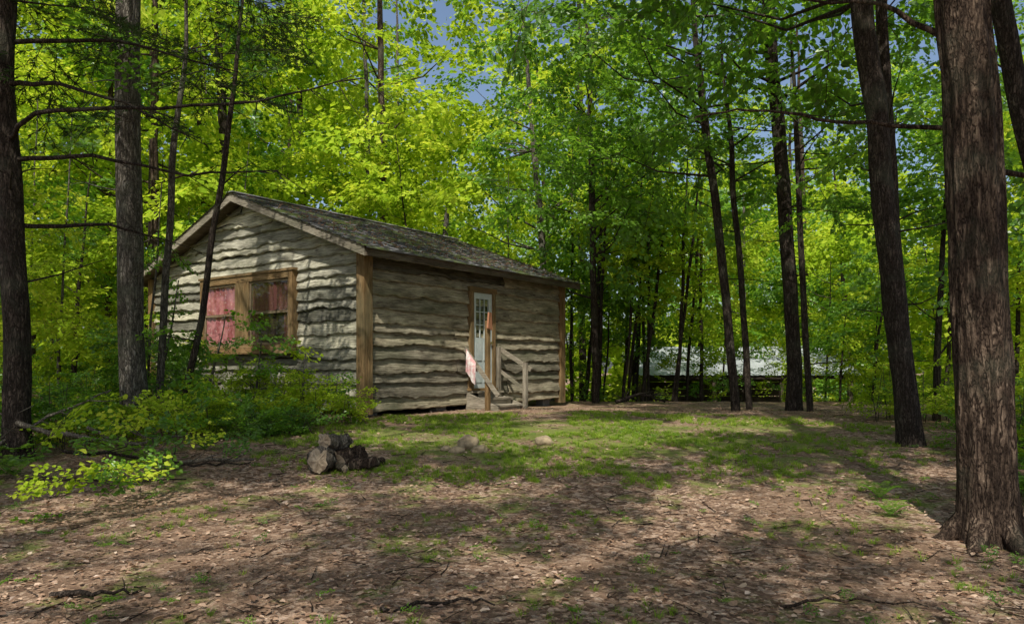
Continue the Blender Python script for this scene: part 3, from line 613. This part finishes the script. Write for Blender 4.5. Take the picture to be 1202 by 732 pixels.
b.hexa([(D0-.2,-.755,2.34),(D0-.02,-.725,2.3),(D0-.02,-.71,2.3),(D0-.2,-.715,2.34),(D0-.16,-.755,2.66),(D0-.05,-.725,2.66),(D0-.05,-.71,2.66),(D0-.16,-.715,2.66)],2)
M_sign=NM('red_wood'); M_sign.bsdf((.4,.18,.1),.7); M_sign=M_sign.m
# small cloth draped over the near handrail
N=16; vs=[]
for k,(zo,xo) in enumerate(((-.42,-.035),(-.2,-.03),(.05,-.024),(.05,.024),(-.16,.03))):
    for i in range(N+1):
        t=i/N; yy=-.16-.26*t; zr=1.95+(yy+.1)/.88*.97
        vs.append((D0-.16+xo+.008*math.sin(t*17+k),yy,zr+zo+(.02*math.sin(t*7) if k in (0,4) else 0)))
b.add(vs,[(k*(N+1)+i,k*(N+1)+i+1,(k+1)*(N+1)+i+1,(k+1)*(N+1)+i) for k in range(4) for i in range(N)],3,True)
m=NM('cloth'); m.bsdf(m.ramp(m.noise(m.obj(),9,3),[(.42,(.62,.6,.57)),(.6,(.55,.3,.3))]),.9); M_cl=m.m
b.build('entry_steps',[M_plain,M_trim,M_sign,M_cl],cab)
# ---------- shed beyond
sh=bpy.data.objects.new('open_shed',None); sc.collection.objects.link(sh); sh.location=(8.0,27.6,0); sh.rotation_euler=(0,0,math.radians(-4))
m=NM('metal_roofing'); m.bsdf(m.ramp(m.noise(m.obj(),1.5,5),[(.3,(.24,.26,.27)),(.7,(.45,.48,.5))]),.5,spec=.5,metal=.1); M_mr=m.m
b=MB()
def rz(y): return 2.35-.38*abs(y)
HL=3.5
for sgn in (-1,1):
    N=100
    for i in range(N):
        xa=-HL-.1+2*(HL+.1)*i/N; xb=-HL-.1+2*(HL+.1)*(i+1)/N; r=.02 if i%5==0 else 0; r2=.02 if (i+1)%5==0 else 0
        ye=sgn*2.7; b.add([(xa,0,rz(0)+r),(xb,0,rz(0)+r2),(xb,ye,rz(ye)+r2),(xa,ye,rz(ye)+r)],[(0,1,2,3)],0)
    b.hexa([(-HL,0,rz(0)-.14),(HL,0,rz(0)-.14),(HL,sgn*2.65,rz(2.65)-.14),(-HL,sgn*2.65,rz(2.65)-.14),(-HL,0,rz(0)-.01),(HL,0,rz(0)-.01),(HL,sgn*2.65,rz(2.65)-.01),(-HL,sgn*2.65,rz(2.65)-.01)],1)
b.build('roof',[M_mr,M_core],sh)
b=MB()
for x in (-3.3,-1.1,1.1,3.3):
    for y in (-2.5,2.5): b.box(x-.07,x+.07,y-.07,y+.07,-1.4,1.28,0)
for i in range(9): b.box(-3.3,3.3,2.4,2.43,-1.2+i*.28,-1.2+i*.28+.26,0)
for i in range(9): b.box(-3.4,-3.37,-2.3,2.4,-1.2+i*.28,-1.2+i*.28+.26,0)
b.box(-3.0,-1.8,-1.6,.4,-1.2,.35,0); b.box(-.8,1.,-.8,.9,-1.2,.1,0)
b.build('posts_and_walls',[M_fas],sh)
# ---------- logs, rocks, branches
m=NM('log_end'); o_=m.obj(); m.bsdf(m.ramp(m.noise(o_,8,5),[(.3,(.14,.1,.065)),(.7,(.44,.36,.26))]),.9,m.noise(o_,60),.6,.01); M_end=m.m
lp=bpy.data.objects.new('log_pile',None); sc.collection.objects.link(lp); lx,ly=-1.98,8.6; lp.location=(lx,ly,G(lx,ly))
random.seed(8)
for i,(px,py,pz,r,L,a,el) in enumerate([(-.14,-.1,.12,.145,.32,1.45,.0),(.12,.1,.12,.11,.4,.85,.12),(-.04,.04,.31,.1,.38,1.1,-.1),(.3,-.02,.07,.065,.3,.3,.1),(-.27,.2,.09,.09,.3,1.5,0),(.05,-.14,.05,.05,.3,2.2,.05),(.36,.16,.05,.045,.34,.9,.1)]):
    b=MB(); d=Vector((math.cos(a)*math.cos(el),math.sin(a)*math.cos(el),math.sin(el))); c0=Vector((px,py,pz)); N=12; pts=[c0+d*(L*(t/N-.5))+rv(.004) for t in range(N+1)]
    b.tube(pts,[r*(1+.06*math.sin(t*1.3+i))*(.93 if t in (0,N) else 1) for t in range(N+1)],28,0,.4,1.8,cap=False,seed=i*5)
    for en in (0,N):
        ring=b.v[en*28:(en+1)*28]; sgn=1 if en else -1; c_=pts[en]+d*(.02*sgn)
        rr=[tuple(c_.lerp(Vector(q),.55)+d*random.uniform(-.012,.012)) for q in ring]
        b.add([tuple(q) for q in ring]+rr+[c_],[(k,(k+1)%28,28+(k+1)%28,28+k) for k in range(28)]+[(56,28+k,28+(k+1)%28) for k in range(28)],1)
    b.build('log',[M_pale if i in (0,2,4) else M_bark,M_end],lp)
m=NM('rock'); o_=m.obj(); m.bsdf(m.ramp(m.noise(o_,9,6,.7),[(.3,(.18,.14,.09)),(.7,(.42,.33,.21))]),.9,m.noise(o_,40,5),.6,.01); M_rock=m.m
def rock(x,y,sx_,sy_,sz_,seed):
    bm=bmesh.new(); bmesh.ops.create_icosphere(bm,subdivisions=4,radius=1)
    for v in bm.verts:
        q=v.co.copy(); v.co*=1+.28*noise.noise(q*1.1+Vector((seed,0,0)))+.08*noise.noise(q*3+Vector((seed,3,0))); v.co=Vector((v.co.x*sx_,v.co.y*sy_,v.co.z*sz_))
    me=bpy.data.meshes.new('rock'); bm.to_mesh(me); bm.free(); me.materials.append(M_rock); me.polygons.foreach_set('use_smooth',[True]*len(me.polygons))
    ob=bpy.data.objects.new('rock',me); sc.collection.objects.link(ob); ob.location=(x,y,G(x,y)+sz_*.45)
rock(-.58,9.9,.14,.12,.12,1); rock(-.7,9.6,.1,.08,.06,2); rock(-.42,9.65,.1,.09,.06,5); rock(.43,10.2,.12,.1,.08,3); rock(-.86,9.75,.06,.06,.04,8)
def fallen(pts,r,seed,mat,tw=5):
    random.seed(seed); b=MB(); q=[Vector((x,y,G(x,y)+h)) for x,y,h in pts]; base=q[0].copy(); f=[]
    for i in range(len(q)-1):
        for k in range(5): f.append(q[i].lerp(q[i+1],k/5)+rv(.012))
    f.append(q[-1]); b.tube([v-base for v in f],[r*(1-.7*i/len(f)) for i in range(len(f))],8,0,.1)
    for k in range(tw):
        v=random.choice(f); e=v+Vector((random.gauss(0,1),random.gauss(0,1),random.uniform(0,.6))).normalized()*random.uniform(.2,.6); b.tube([v-base,v.lerp(e,.5)-base+rv(.03),e-base],[r*.35,r*.25,r*.1],5,0,cap=False)
    b.build('fallen_branch',[mat],loc=base)
fallen([(-5.9,8.9,.5),(-5.2,8.8,.32),(-4.4,8.9,.2),(-3.9,9.1,.3)],.035,1,M_pale,6)
fallen([(-3.95,8.5,.03),(-3.5,8.6,.08),(-3.0,8.8,.06)],.035,2,M_pale,3)
fallen([(-2.9,4.75,.02),(-2.6,4.72,.05),(-2.35,4.8,.02)],.022,3,M_barkd,0)
fallen([(-5.0,7.8,.05),(-4.2,7.7,.07),(-3.4,7.9,.04)],.022,4,M_barkd,5)
fallen([(-.75,4.4,.02),(-.3,4.5,.04),(-.1,4.45,.02)],.014,5,M_barkd,0)
fallen([(-6.2,8.6,.1),(-5.6,9.1,.5),(-5.2,9.8,.75)],.025,6,M_pale,8)
fallen([(1.6,4.5,.02),(2.0,4.6,.04),(2.5,4.55,.02)],.012,7,M_bark,0)
fallen([(2.4,17.5,.1),(3.0,17.7,.3),(3.6,17.8,.1)],.05,8,M_barkd,10)
fallen([(-4.6,8.2,.5),(-4.3,8.5,.25),(-4.0,8.9,.05)],.02,9,M_pale,6)
fallen([(-4.9,8.3,.25),(-4.2,8.4,.15),(-3.5,8.3,.1),(-2.9,8.4,.12)],.022,10,M_barkd,9)
